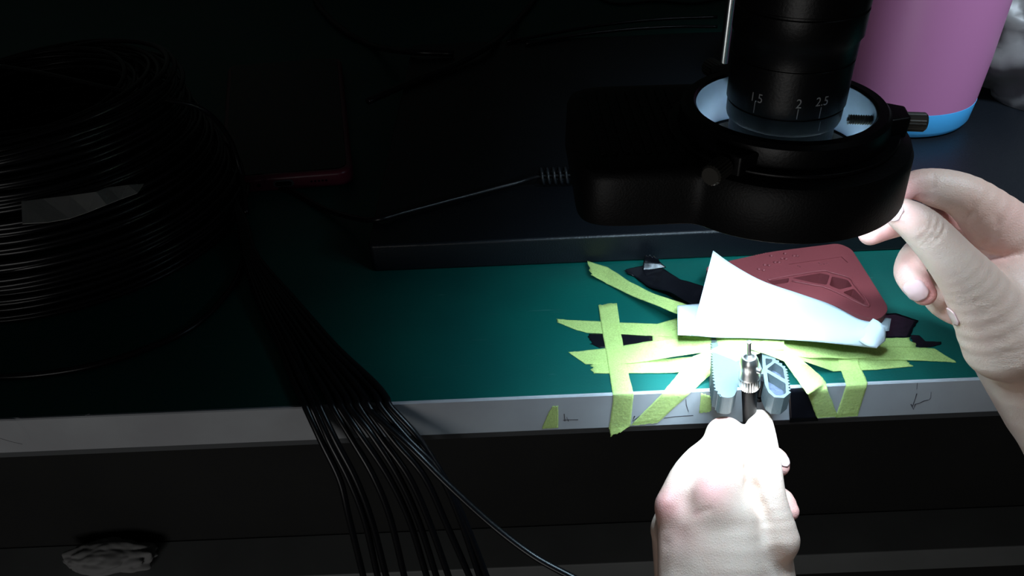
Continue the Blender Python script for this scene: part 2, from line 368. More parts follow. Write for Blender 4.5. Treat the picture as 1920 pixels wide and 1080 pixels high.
# ------------------------------------------------------------------ ring light clamped round the lens
ZB, ZT, ZC = 103.5, 121.0, 129.0
ring = thing('ring_light', 'black ring light with boxed side housing clamped around the lens', 'lamp', (LX, LY, ZB))
def ring_body():
    R = 38.4; n = 96; out = []
    # union outline of circle and box: polar sweep
    bx0, bx1, by0, by1, rc = 21.0, 80.0, -37.0, 28.0, 7.0
    def inside_box(x, y):
        if not (bx0 <= x <= bx1 and by0 <= y <= by1): return False
        for cx, cy, sx, sy in ((bx0 + rc, by0 + rc, -1, -1), (bx0 + rc, by1 - rc, -1, 1)):
            if (x - cx) * sx > 0 and (y - cy) * sy > 0 and math.hypot(x - cx, y - cy) > rc: return False
        return True
    raw = []
    for k in range(360):
        a = math.radians(k); r = R
        for s in np.arange(R, 90, .25):
            if inside_box(LX + s * math.cos(a), LY + s * math.sin(a)): r = s
        raw.append(r)
    raw = np.array(raw)
    for _ in range(10):                     # soft fillet where the box meets the ring
        sm = (np.roll(raw, 1) + raw + np.roll(raw, -1)) / 3; raw = np.where(sm > raw - 5, sm, raw)
    N = 360; ang = np.radians(np.arange(N)); rin = 26.7
    def loop(off, z, inner=None):
        return [(LX + (inner if inner else (raw[k] + off)) * math.cos(ang[k]), LY + (inner if inner else (raw[k] + off)) * math.sin(ang[k]), z) for k in range(N)]
    # outer profile: shallow rounded shoulder; underside hollow for the LEDs
    L = [loop(0, 0, 27.2), loop(0, 0, 27.2)]
    L[0] = loop(0, ZT, 27.4); L[1] = loop(-7, ZT); L.append(loop(-3.2, ZT - .3)); L.append(loop(-1.0, ZT - 1.3)); L.append(loop(0, ZT - 3.5)); L.append(loop(.6, ZB + .3)); L.append(loop(.4, ZB))
    L.append(loop(0, ZB, 36.6)); L.append(loop(0, ZB + 3.2, 36.0)); L.append(loop(0, ZB + 3.2, 27.6)); L.append(loop(0, ZB, 27.6)); L.append(loop(0, ZB, 26.6)); L.append(loop(0, ZB + 6.0, 26.6)); L.append(loop(0, ZB + 6.0, 25.3)); L.append(loop(0, ZB + 9.0, 25.3)); L.append(loop(0, ZB + 9.2, 27.4))
    v = [p for l in L for p in l]; f = []
    for i in range(len(L)):
        j = (i + 1) % len(L)
        for k in range(N): k2 = (k + 1) % N; f.append((i * N + k, i * N + k2, j * N + k2, j * N + k))
    b = fixn(mk('housing', v, f, M['black'], ring, True))
    b.data.set_sharp_from_angle(angle=math.radians(40))
ring_body()
# collar above the body with a bright metal lining
lathe('collar', (LX, LY, 0), (0, 0, 1), [(26.5, ZT - .2), (30.5, ZT - .2), (31.0, ZT + 1), (30.4, ZC - 1.2), (29.2, ZC), (26.6, ZC), (26.0, ZC - .6), (26.5, ZT - .2)], M['anod'], ring, 128)
li = lathe('reflector', (LX, LY, 0), (0, 0, 1), [(26.6, ZC - .8), (27.3, ZT), (27.3, ZB + 9.3), (26.4, ZB + 9.3), (26.0, ZT), (25.8, ZC - .8), (26.6, ZC - .8)], M['cone'], ring, 128)
li['label'] = 'bright metal lining inside the collar'
lathe('led_strip', (LX, LY, 0), (0, 0, 1), [(28.5, ZB + 2.9), (35.0, ZB + 2.9), (35.0, ZB + 3.1), (28.5, ZB + 3.1), (28.5, ZB + 2.9)], M['led'], ring, 96)
for k in range(24):
    a = math.radians(k * 15 + 10); wide = k % 2; l = bpy.data.lights.new('led_lens', 'SPOT'); l.energy = (LED_WIDE if wide else LED_FOCUS) / 12
    l.color = LED_COLOR; l.spot_size = math.radians(138 if wide else 50); l.spot_blend = 1.0; l.shadow_soft_size = .003
    o = bpy.data.objects.new('led_lens', l); scene.collection.objects.link(o); p = Vector((LX + 31.5 * math.cos(a), LY + 31.5 * math.sin(a), ZB + 2.5)); o.parent = ring
    o.location = W(p) - ORG[ring.name]; o.rotation_euler = (Vector((LX + (12 if wide else 2), LY + (34 if wide else 12), -60 if wide else 0)) - p).to_track_quat('-Z', 'Y').to_euler()
gl = lathe('inner_glow_band', (LX, LY, 0), (0, 0, 1), [(26.2, ZB + .3), (26.2, ZB + 1.8), (26.5, ZB + 1.8), (26.5, ZB + .3), (26.2, ZB + .3)], M['glow_band'], ring, 96)  # glowing band added low inside the ring to brighten its lining
lathe('lower_lining', (LX, LY, 0), (0, 0, 1), [(26.3, ZB + 1.9), (26.3, ZB + 6), (26.6, ZB + 6), (26.6, ZB + 1.9), (26.3, ZB + 1.9)], M['cone'], ring, 96)
# vents and raised panel on the side housing
for k in range(9):
    x = 27.5 + k * 3.3; box('vent_slat', x, x + 1.7, -26, 20, ZT - .3, ZT + .55, M['black'], ring, .3)
# flange in front of the collar
def flange():
    out = [(LX + 33.8 * math.cos(math.radians(a)), LY + 33.8 * math.sin(math.radians(a))) for a in range(0, 360, 4)]
    fl_ = prism('flange', out, ZT - .1, ZT + 1.2, M['anod'], ring, .5)
    carve(fl_, [prism_vf([(LX + 27.5 * math.cos(math.radians(a)), LY + 27.5 * math.sin(math.radians(a))) for a in range(0, 360, 4)], ZT - 3, ZT + 5)])
flange()
def thumbscrew(deg, kn_in, kn_out, kr, z=ZT + 3.2, shaft=1.3, inner=17.0):
    a = math.radians(deg); d = Vector((math.cos(a), math.sin(a), 0)); base = Vector((LX, LY, z))
    pr = []; t = inner + 2.2
    while t < 27: pr += [(shaft + .25, t), (shaft - .1, t + .35)]; t += .7
    s = lathe('thumbscrew', base, d, [(.6, inner + 1.8), (.6, inner + 2)] + pr + [(shaft, 28), (shaft, kn_in)], M['screw'], ring, 20)
    kp = [(shaft, kn_in - .1), (kr * .8, kn_in), (kr, kn_in + .5), (kr, kn_out - .6), (kr * .85, kn_out), (.3, kn_out)]
    v, f = lathe_vf(base, d, kp, 40, {2, 3}); kb = fixn(mk('knob', v, f, M['screw'], s, True)); kb.data.set_sharp_from_angle(angle=math.radians(20))
    # lug on the collar
    e = Vector((-math.sin(a), math.cos(a), 0)); c = base + d * 32.8
    vs_ = []
    for sx, hw in ((-3.6, 7.0), (2.6, 4.2)):
        for sy in (-1, 1):
            for sz in (-3.3, 3.2): vs_.append(tuple(c + d * sx + e * hw * sy + Vector((0, 0, sz))))
    lg = mk('screw_lug', vs_, [(0, 1, 3, 2), (4, 6, 7, 5), (0, 4, 5, 1), (2, 3, 7, 6), (0, 2, 6, 4), (1, 5, 7, 3)], M['anod'], ring); fixn(lg); bev(lg, .7)
thumbscrew(-11, 34.5, 41.0, 2.7)
thumbscrew(229, 36.5, 44.5, 2.9, ZT + 2.2)
thumbscrew(108, 35, 43, 2.9, ZT + 4.5)

# ------------------------------------------------------------------ cable spring, leads
lead = thing('power_lead', 'thin black lead with a coiled spring relief crossing the base plate', 'cable', tuple(G(1050, 330, 16)))
def spring():
    A = G(1012, 330, 21); B = G(1102, 328, 21); P = []
    ax, e1, e2 = basis(Vector(B - A)); L_ = (Vector(B) - Vector(A)).length
    for i in range(8 * 24):
        t = i / (8 * 24 - 1); a = t * 2 * math.pi * 8; P.append(Vector(A) + ax * L_ * t + (e1 * math.cos(a) + e2 * math.sin(a)) * 4.1)
    s = tube('spring', P, .75, mat('spring_plastic', (.02, .022, .025), .22), lead, 8)
    pts = [G(1130, 328, 21), B, A, G(960, 345, 18.2), G(850, 373, 18), G(760, 397, 18), G(700, 412, 17.6), G(650, 405, 6), G(600, 388, 1.9), G(555, 362, 1.9), G(525, 352, 1.9)]
    tube('lead', catmull(pts, 10), 1.55, M['cable'], lead, 10)
spring()
for nm, pts, r, lb in (('cable', [(570, -60, 2.6), (592, 0, 2.6), (618, 34, 2.6), (655, 64, 2.6), (700, 86, 2.6), (760, 96, 19), (850, 100, 19)], 2.6, 'thick black cable curving down behind the phone at the back'),
                       ('cable', [(1035, -70, 3), (1000, 0, 3), (968, 40, 3), (925, 80, 19.5), (860, 118, 19), (780, 150, 18.5), (690, 190, 18.5)], 2.4, 'thick black cable draped diagonally over the rear of the base plate'),
                       ('wire', [(950, 78, 17.5), (1040, 62, 17.6), (1130, 47, 17.6), (1240, 36, 17.6), (1345, 32, 17.6)], 1.3, 'upper of two thin black wires along the rear plate edge'),
                       ('wire', [(985, 82, 17.5), (1080, 66, 17.5), (1180, 55, 17.5), (1270, 50, 17.5), (1345, 50, 17.6)], 1.3, 'lower of two thin black wires along the rear plate edge'),
                       ('wire', [(1100, -20, 1.2), (1135, 2, 1.2), (1170, 7, 1.2), (1230, 2, 1.2), (1300, 6, 1.2), (1360, -4, 1.2)], 1.1, 'thin wavy black wire on the bench behind the base plate')):
    tag(tube(nm, catmull([G(*p) for p in pts], 10), r, M['cable']), lb, 'cable')

# ------------------------------------------------------------------ phone
ph = thing('phone', 'dark screened smartphone in a dark red case lying on the bench', 'phone', tuple(G(545, 240, 0)))
def phone():
    c = [G(412, 345, 8), G(662, 326, 8), G(640, 112, 8), G(428, 128, 8)]; c = [p[:2] for p in c]
    def rr(c, r, inset=0, n=6):
        out = []; cen = sum(c) / 4
        for i in range(4):
            p = c[i]; a = c[i - 1]; b_ = c[(i + 1) % 4]
            u = (a - p) / np.linalg.norm(a - p); v = (b_ - p) / np.linalg.norm(b_ - p)
            p = p + (u + v) * inset; q = p + (u + v) * r
            for k in range(n + 1):
                t = k / n * math.pi / 2; out.append(q - v * r * math.cos(t) - u * r * math.sin(t))
        return out
    body = prism('phone_case', rr(c, 9), .1, 10.5, M['case'], ph); bev(body, 2.6, 4)
    v, f = prism_vf(rr(c, 7, 3.2), 9.9, 10.9); s = fixn(mk('screen', v, f, M['screen'], ph)); bev(s, .4)
    v, f = prism_vf(rr(c, 7, 3.0), 9.5, 14); carve(body, [(v, f)]) if False else None
    # ports on the near short side
    A = np.array([*c[0], 5.2]); B = np.array([*c[1], 5.2]); d = (B - A) / np.linalg.norm(B - A); nrm = np.array([d[1], -d[0], 0])
    L = np.linalg.norm(B - A)
    def cap(name, t, w_, h_, m_, z=5.2):
        p = A + d * L * t + nrm * .05; p[2] = z; ax = Vector(nrm); vs_ = []; n = 24
        for off in (-.5, .12):
            for k in range(n):
                a = 2 * math.pi * k / n; ca, sa = math.cos(a), math.sin(a); x = (w_ - h_) * (1 if ca > 0 else -1) + h_ * ca if w_ > h_ else w_ * ca
                q = p + d * x + np.array([0, 0, 1]) * h_ * sa + nrm * off; vs_.append(tuple(q))
        f = [tuple(range(n)), tuple(range(2 * n - 1, n - 1, -1))] + [(i, (i + 1) % n, n + (i + 1) % n, n + i) for i in range(n)]
        return fixn(mk(name, vs_, f, m_, ph))
    g = mat('port_grey', (.10, .11, .12), .3, .6)
    cap('headphone_jack', .17, 2.9, 2.9, g); cap('jack_hole', .17, 1.9, 1.9, M['screen']).location.y -= .0003
    cap('microphone_hole', .285, 1.1, 1.1, M['screen'])
    cap('charging_port', .47, 6.0, 2.4, g); cap('port_slot', .47, 4.8, 1.4, M['screen']).location.y -= .0003
    for k in range(5): cap('speaker_hole', .68 + k * .028, .6, .6, M['screen'])
phone()

# ------------------------------------------------------------------ coil of cable
coil = thing('cable_coil', 'large coil of thin black cable stacked on the bench', 'cable coil', (-240, 168, 0))
def coilmesh():
    V = []; F = []; rng = random.Random(3); CX, CY = -246., 160.
    def turn(R, z, dx, dy, tx, ty, ph_, am, tw):
        P = []
        for k in range(110):
            a = 2 * math.pi * k / 110; r = R + am * math.sin(2 * a + ph_) + am * .6 * math.sin(3 * a + ph_ * 2)
            x = r * math.cos(a) + dx; y = r * math.sin(a) + dy
            P.append((CX + x, CY + y, max(1.5, z + tx * x + ty * y + tw * math.sin(a + ph_) + tw * .5 * math.sin(2 * a - ph_))))
        v, f = tube_vf(P, 1.35, 7, True, len(V)); V.extend(v); F.extend(f)
    for i in range(46):                # outer face, neatly stacked
        z = 1.6 + i * 1.6; R = 95 - .5 * i + rng.uniform(-1.6, 1.0)
        turn(R, z, rng.uniform(-1.5, 1.5), rng.uniform(-1.5, 1.5), rng.uniform(-.015, .015), rng.uniform(-.02, .02), rng.uniform(0, 6.28), rng.uniform(.2, 1.6), rng.uniform(.3, 2.5))
    for i in range(58):                # tangled upper and inner turns
        z = rng.uniform(6, 72); R = rng.uniform(52, 92 - z * .33)
        turn(R, z, rng.uniform(-5, 5), rng.uniform(-5, 5), rng.uniform(-.06, .06), rng.uniform(-.05, .08), rng.uniform(0, 6.28), rng.uniform(.5, 4), rng.uniform(1, 6))
    for i in range(24):                # top layer crossing diagonally
        z = rng.uniform(66, 76); R = rng.uniform(50, 70)
        turn(R, z, rng.uniform(-8, 4), rng.uniform(-6, 6), rng.uniform(-.05, .09), rng.uniform(-.03, .05), rng.uniform(0, 6.28), rng.uniform(1, 5), rng.uniform(1, 4))
    mk('cable_turns', V, F, M['cable'], coil, True)
coilmesh()
# loose end crossing the top, loose loop lying in front
tube('loose_strand', catmull([G(-60, 118, 80), G(0, 125, 80), G(90, 140, 79), G(200, 165, 77), G(300, 185, 72), G(380, 205, 62), G(430, 260, 40), G(452, 330, 18), G(462, 400, 5)], 10), 1.4, M['cable'], coil)
tube('loose_strand', catmull([G(425, 375, 10), G(450, 420, 4), G(457, 470, 1.5), G(445, 520, 1.5), G(405, 575, 1.5), G(350, 620, 1.5), G(270, 656, 1.5), G(180, 684, 1.5), G(90, 700, 1.5), G(0, 706, 1.5), G(-100, 700, 1.5)], 10), 1.4, M['cable'], coil)
def lbl():
    rows = [(40, 378, 42, 420), (80, 373, 90, 417), (130, 367, 130, 410), (180, 360, 165, 398), (200, 352, 200, 384), (240, 347, 225, 374), (270, 345, 258, 362)]
    v = []; f = []
    for i, (a, b_, c, d) in enumerate(rows):
        p = U(a, b_, 344 + i * 5.5); q = U(c, d, 338 + i * 5.5); v += [tuple(p), tuple(q)]
    for i in range(len(rows) - 1): f.append((2 * i, 2 * i + 1, 2 * i + 3, 2 * i + 2))
    o = mk('paper_label', v, f, M['label'], coil); solid(o, .3); o['label'] = 'torn whitish tape label stuck across the turns'
lbl()

# ------------------------------------------------------------------ cables hanging over the edge
HANG = [([(573, 760), (604, 830), (637, 900), (654, 970), (681, 1080)], 'outermost left of the black cables hanging over the bench edge'),
        ([(590, 760), (618, 827), (655, 900), (684, 977), (708, 1080)], 'black cable hanging over the bench edge, second from the left of the bundle'),
        ([(599, 759), (630, 827), (668, 900), (697, 977), (724, 1080)], 'black cable hanging over the bench edge, third from the left of the bundle'),
        ([(623, 758), (662, 827), (700, 893), (731, 970), (758, 1080)], 'black cable hanging over the bench edge, fourth from the left of the bundle'),
        ([(640, 757), (676, 815), (728, 893), (768, 977), (800, 1080)], 'black cable hanging over the bench edge, fifth from the left of the bundle'),
        ([(656, 757), (697, 815), (747, 893), (785, 977), (818, 1080)], 'black cable hanging over the bench edge, sixth from the left of the bundle'),
        ([(672, 756), (716, 823), (766, 893), (804, 977), (841, 1080)], 'black cable hanging over the bench edge, seventh from the left of the bundle'),
        ([(690, 755), (740, 827), (795, 893), (838, 985), (880, 1080)], 'black cable hanging over the bench edge, eighth from the left of the bundle'),
        ([(712, 754), (762, 820), (822, 885), (864, 977), (899, 1080)], 'black cable hanging over the bench edge, ninth from the left of the bundle'),
        ([(729, 753), (785, 823), (839, 908), (878, 993), (912, 1080)], 'outermost right black cable of the bundle over the bench edge'),
        ([(686, 755), (770, 839), (839, 908), (924, 985), (1001, 1043), (1078, 1085)], 'single black cable swinging away right from the hanging bundle')]
for i, (hp, lb) in enumerate(HANG):
    t = i / 9 if i < 10 else .72
    st = [(432 + 6 * t, 372, 12), (448 + 14 * t, 420, 8), (458 + 24 * t, 480, 5), (485 + 70 * t, 565, 3), (525 + 105 * t, 650, 2.2 + (i % 3)), (hp[0][0] - 22 - 8 * t, 715, 1.6 + (i % 2))]
    P = [G(*s) for s in st]
    P.append(G(hp[0][0] - 4, hp[0][1] - 6, 1.55)); 
    Ys = [-2.2, -9, -15, -19, -22, -26] if i < 10 else [-3, -14, -22, -30, -38, -46]
    pts = [GY(hp[0][0] + 3, hp[0][1] + 10, -2.0)] + [GY(x, y, Ys[k + 1]) for k, (x, y) in enumerate(hp[1:])]
    P += pts; d = pts[-1] - pts[-2]; P += [pts[-1] + d * .8, pts[-1] + d * 1.6 + np.array([0, 0, -6])]
    o = tube('black_cable', catmull(P, 9), 1.45, M['cable'])
    tag(o, lb or 'one of the middle black cables hanging over the bench edge', 'cable', 'black cables hanging over the bench edge')

# ------------------------------------------------------------------ tapes
def tape(label, rows, mt='tape', rag0=0, rag1=0, cols=10, sub=7, wob=.25, cat='tape', name='tape_strip', group=None, thick=.12, lift=0, seed=1):
    rng = random.Random(seed)
    A = [pt(*r[0], r[2]) for r in rows]; B = [pt(*r[1], r[2]) for r in rows]
    flat = [isinstance(r[2], tuple) for r in rows]
    def interp(L):
        out = []
        for i in range(len(L) - 1):
            for k in range(sub): out.append(L[i] + (L[i + 1] - L[i]) * k / sub)
        return out + [L[-1]]
    a, b_ = interp(A), interp(B); n = len(a); v = []; f = []
    for i in range(n):
        for j in range(cols + 1):
            s = j / cols; p = a[i] * (1 - s) + b_[i] * s
            if j in (0, cols):
                e_ = (b_[i] - a[i]); e_ = e_ / (np.linalg.norm(e_) + 1e-9); p = p + e_ * rng.uniform(-.12, .12)
            v.append(p)
    def rag(i0, i1, amp):
        d = (a[i1] + b_[i1] - a[i0] - b_[i0]); d = d / np.linalg.norm(d)
        for j in range(cols + 1): v[i0 * (cols + 1) + j] = v[i0 * (cols + 1) + j] - d * amp * rng.uniform(-1, 1)
    if rag0: rag(0, 1, rag0)
    if rag1: rag(n - 1, n - 2, rag1)
    for i, p in enumerate(v):
        if p[2] > .9: p = p + np.array([0, 0, wob * 1.2 * noise.noise(Vector(p * .12))])
        if lift: p = p + np.array([0, 0, lift])
        v[i] = p
    for i in range(n - 1):
        for j in range(cols): k = i * (cols + 1) + j; f.append((k, k + 1, k + cols + 2, k + cols + 1))
    o = mk(name, v, f, M[mt], None, True); solid(o, thick, 0)
    return tag(o, label, cat, group)
F_ = ('y', -.25); F2 = ('y', -.4)
tape('yellow tape strip curling up to the base plate, topmost left of the paper', [((1101, 489), (1109, 516), 3), ((1140, 501), (1138, 532), .8), ((1183, 530), (1188, 556), 3), ((1230, 552), (1232, 573), 6), ((1285, 570), (1272, 590), 9), ((1335, 592), (1325, 612), 10)], rag0=.8, seed=2)
tape('yellow tape strip running level left of the paper above the black tape', [((1043, 598), (1047, 605), .3), ((1070, 600), (1078, 618), .3), ((1095, 601), (1100, 624), .3), ((1170, 605), (1170, 627), .5), ((1232, 607), (1228, 630), .8), ((1272, 596), (1275, 633), 4), ((1335, 592), (1335, 640), 9)], rag0=.6, seed=3)
tape('short yellow tape piece beside the left end of the white paper', [((1223, 626), (1224, 650), .5), ((1250, 622), (1252, 648), 2), ((1280, 612), (1282, 644), 5)], seed=4)
tape('yellow tape strip with a long pointed left end under the black tape', [((1066, 660), (1068, 662), .3), ((1092, 658), (1098, 683), .35), ((1150, 651), (1152, 684), .45), ((1205, 642), (1212, 678), 1.2), ((1290, 632), (1296, 664), 6), ((1360, 626), (1365, 654), 10.5), ((1470, 630), (1470, 656), 11)], rag0=.3, seed=5)
tape('yellow tape strip lowest on the left, torn end nearest the bench edge', [((1106, 677), (1112, 700), .3), ((1160, 675), (1160, 700), .4), ((1250, 673), (1262, 699), .7), ((1300, 668), (1325, 694), 4), ((1345, 652), (1385, 676), 10)], rag0=1.0, seed=6)
tape('upright yellow tape strip crossing the left strips and folding over the edge', [((1122, 572), (1157, 568), .55), ((1131, 630), (1165, 628), .75), ((1143, 700), (1178, 698), .55), ((1149, 740), (1188, 737.5), .3), ((1150, 743), (1188, 741), F_), ((1142, 803), (1182, 798), F_), ((1146, 817), (1162, 812), ('y', -.8))], rag0=.5, rag1=.7, seed=7)
tape('diagonal yellow tape running from the grey holder down over the edge leftwards', [((1360, 645), (1425, 662), 11.2), ((1300, 668), (1352, 688), 8), ((1272, 700), (1325, 708), 2.5), ((1243, 735), (1300, 732), .3), ((1241, 739), (1295, 736), F2), ((1182, 798), (1233, 793), F2)], rag1=.3, seed=8)
tape('diagonal yellow tape with a puffed fold over the edge right of the holder', [((1400, 652), (1450, 630), 11.4), ((1470, 678), (1512, 682), 9), ((1498, 715), (1538, 704), 4), ((1515, 739), (1549, 717), 1.6), ((1518, 748), (1551, 728), ('y', -2.0)), ((1532, 784), (1571, 781), F2)], seed=9, wob=.6)
tape('upright yellow tape strip right of the holder folding over the edge', [((1566, 648), (1601, 645), 1.4), ((1575, 690), (1613, 688), .8), ((1586, 719.5), (1627, 717.5), .3), ((1586, 724), (1626, 722), F_), ((1566, 783), (1608, 780), F_)], seed=10)
tape('upper wide yellow tape strip reaching right beneath the paper', [((1430, 632), (1430, 662), 10.8), ((1500, 636), (1508, 670), 6), ((1575, 642), (1590, 673), 1.6), ((1650, 634), (1660, 670), .6), ((1704, 633), (1729, 660), .5)], rag1=.8, seed=11)
tape('yellow tape strip with the long pointed right end', [((1600, 650), (1600, 674), .8), ((1690, 650), (1698, 675), .75), ((1752, 653), (1765, 678), .35), ((1770, 665), (1782, 679), .3), ((1791, 677), (1793, 680), .3)], rag1=.2, seed=12)
tape('yellow tape strip lowest on the right side of the holder', [((1440, 645), (1462, 662), 10.4), ((1488, 658), (1528, 684), 5.5), ((1555, 670), (1563, 696), .9), ((1640, 670), (1645, 693), .35), ((1696, 674), (1712, 687), .3)], rag1=.5, seed=13)
tape('small yellow tape scrap stuck to the white edge left of the tapes', [((1036, 762), (1046, 761), ('y', -.2)), ((1028, 775), (1047, 775), ('y', -.2)), ((1016, 804), (1047, 802), ('y', -.2))], rag0=.4, seed=14)
tape('yellowish torn scrap stuck to the white edge beside the grey holder', [((1314, 738), (1334, 742), ('y', -.2)), ((1311, 774), (1334, 771), ('y', -.2))], rag0=.5, rag1=.4, seed=15)
bt = dict(mt='btape', name='black_tape', thick=.16)
tape('glossy black tape strip arching up left of the white paper', [((1171, 505), (1176, 512), 1.5), ((1208, 498), (1190, 519), .6), ((1240, 503), (1214, 537), 1.5), ((1275, 523), (1262, 552), 6), ((1318, 535), (1290, 568), 9), ((1350, 545), (1325, 590), 9)], rag0=1., seed=21, wob=1.0, **bt)
tape('crumpled glossy black tape end standing beside the base plate', [((1209, 486), (1233, 486), 6), ((1206, 494), (1240, 494), 3), ((1204, 505), (1249, 503), 1.2)], rag0=1.2, seed=22, wob=3.0, **bt)
tape('black tape piece between the two left yellow strips', [((1102, 626), (1109, 645), .25), ((1120, 626), (1124, 652), .25), ((1225, 628), (1226, 646), .25)], rag0=1.2, seed=23, **bt)
tape('black tape piece beside the right end of the white paper', [((1640, 590), (1632, 636), .25), ((1680, 587), (1665, 636), .25), ((1721, 601), (1703, 634), .25)], rag1=.3, seed=24, **bt)
tape('small black tape scrap beyond the right yellow tape end', [((1706, 628), (1712, 648), .22), ((1724, 629), (1728, 652), .22), ((1735, 640), (1745, 651), .22), ((1765, 641), (1764, 646), .22)], rag1=.3, rag0=.5, seed=25, **bt)
tape('black tape patch on the white front edge beside the grey holder', [((1479, 729), (1520, 727), ('y', -.15)), ((1480, 792), (1534, 789), ('y', -.15))], seed=26, **bt)

# ------------------------------------------------------------------ white paper
def grid_sheet(name, A, B, za, zb, bulge, label, nu=40, nv=14, ):
    a = catmull([np.array([*p, z]) for p, z in zip(A, za)], 8); b_ = catmull([np.array([*p, z]) for p, z in zip(B, zb)], 8); v = []; f = []; n = len(a)
    for i in range(n):
        for j in range(nv + 1):
            s = j / nv; q = a[i] * (1 - s) + b_[i] * s; z = q[2] + bulge * math.sin(math.pi * s) * (1 - i / n * .5)
            p = G(q[0], q[1], z); v.append(p)
    for i in range(n - 1):
        for j in range(nv): k = i * (nv + 1) + j; f.append((k, k + 1, k + nv + 2, k + nv + 1))
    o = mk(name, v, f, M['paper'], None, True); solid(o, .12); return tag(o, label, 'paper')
grid_sheet('paper_strip', [(1270, 573), (1340, 568), (1450, 565), (1560, 580), (1671, 597)], [(1271, 628), (1340, 631), (1450, 632), (1560, 636), (1667, 620)], [11.5, 12, 12, 8, 4], [11.8, 12, 12, 8, 4], 0, 'flat white paper strip lying over the tapes below the folded sheet')
def folded():
    A = [(1337, 470), (1375, 497), (1430, 527), (1500, 551), (1560, 572), (1610, 598), (1645, 607), (1660, 622)]
    B = [(1296, 629), (1345, 633), (1400, 634), (1470, 637), (1530, 641), (1580, 646), (1615, 650), (1644, 653)]
    za = [34, 30, 26, 21, 17, 15, 16, 13]; zb = [12.6, 12.6, 12.6, 12.6, 11, 10, 9, 9]
    o = grid_sheet('folded_paper', A, B, za, zb, 2.0, 'folded white paper sheet with a raised corner and curled right end')
    # left edge bows inwards: pull rows near the start
    return o
folded()
# curled corner of the sheet
def curl():
    rows = [((1637, 597), (1602, 634), 16.5, 10.2), ((1648, 603), (1612, 640), 16.8, 10), ((1657, 612), (1623, 647), 16, 9.8), ((1661, 624), (1634, 651), 13.5, 9.4), ((1660, 639), (1643, 653), 10, 8.6)]
    cc = catmull([np.array([*r[0], *r[1], r[2], r[3]]) for r in rows], 6)
    v = []; f = []; m = 8
    R = cc
    for r in R:
        for j in range(m + 1):
            s = j / m; v.append(G(r[0] * (1 - s) + r[2] * s, r[1] * (1 - s) + r[3] * s, r[4] * (1 - s) + r[5] * s + 1.5))
    for i in range(len(R) - 1):
        for j in range(m): k = i * (m + 1) + j; f.append((k, k + 1, k + m + 2, k + m + 1))
    sh = bpy.data.objects['folded_paper']
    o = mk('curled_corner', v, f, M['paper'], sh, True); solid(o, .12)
curl()

# ------------------------------------------------------------------ red tool and grey holder
def serr(p, q, pitch=1.3, amp=.45):
    p = np.array(p[:2]); q = np.array(q[:2]); L = np.linalg.norm(q - p); n = max(2, int(L / pitch)); d = (q - p) / L; nn = np.array([d[1], -d[0]]); out = []
    for i in range(n):
        t = i / n; out.append(p + d * L * t - nn * amp * .5); out.append(p + d * L * (t + .5 / n) + nn * amp * .5)
    return out
def rnd(pts, r, n=5):
    """round a polygon's corners"""
    out = []; N = len(pts)
    for i in range(N):
        p = np.array(pts[i][:2], float); a = np.array(pts[i - 1][:2], float); b_ = np.array(pts[(i + 1) % N][:2], float)
        rr_ = min(r, np.linalg.norm(a - p) * .45, np.linalg.norm(b_ - p) * .45); s = p + (a - p) / np.linalg.norm(a - p) * rr_; e_ = p + (b_ - p) / np.linalg.norm(b_ - p) * rr_
        for k in range(n + 1): t = k / n; out.append(s * (1 - t) ** 2 + p * 2 * t * (1 - t) + e_ * t * t)
    return out
red = thing('red_grip_tool', 'red plastic tool with ribbed pocket and raised dots behind the paper', 'tool', tuple(G(1540, 540, 0)))
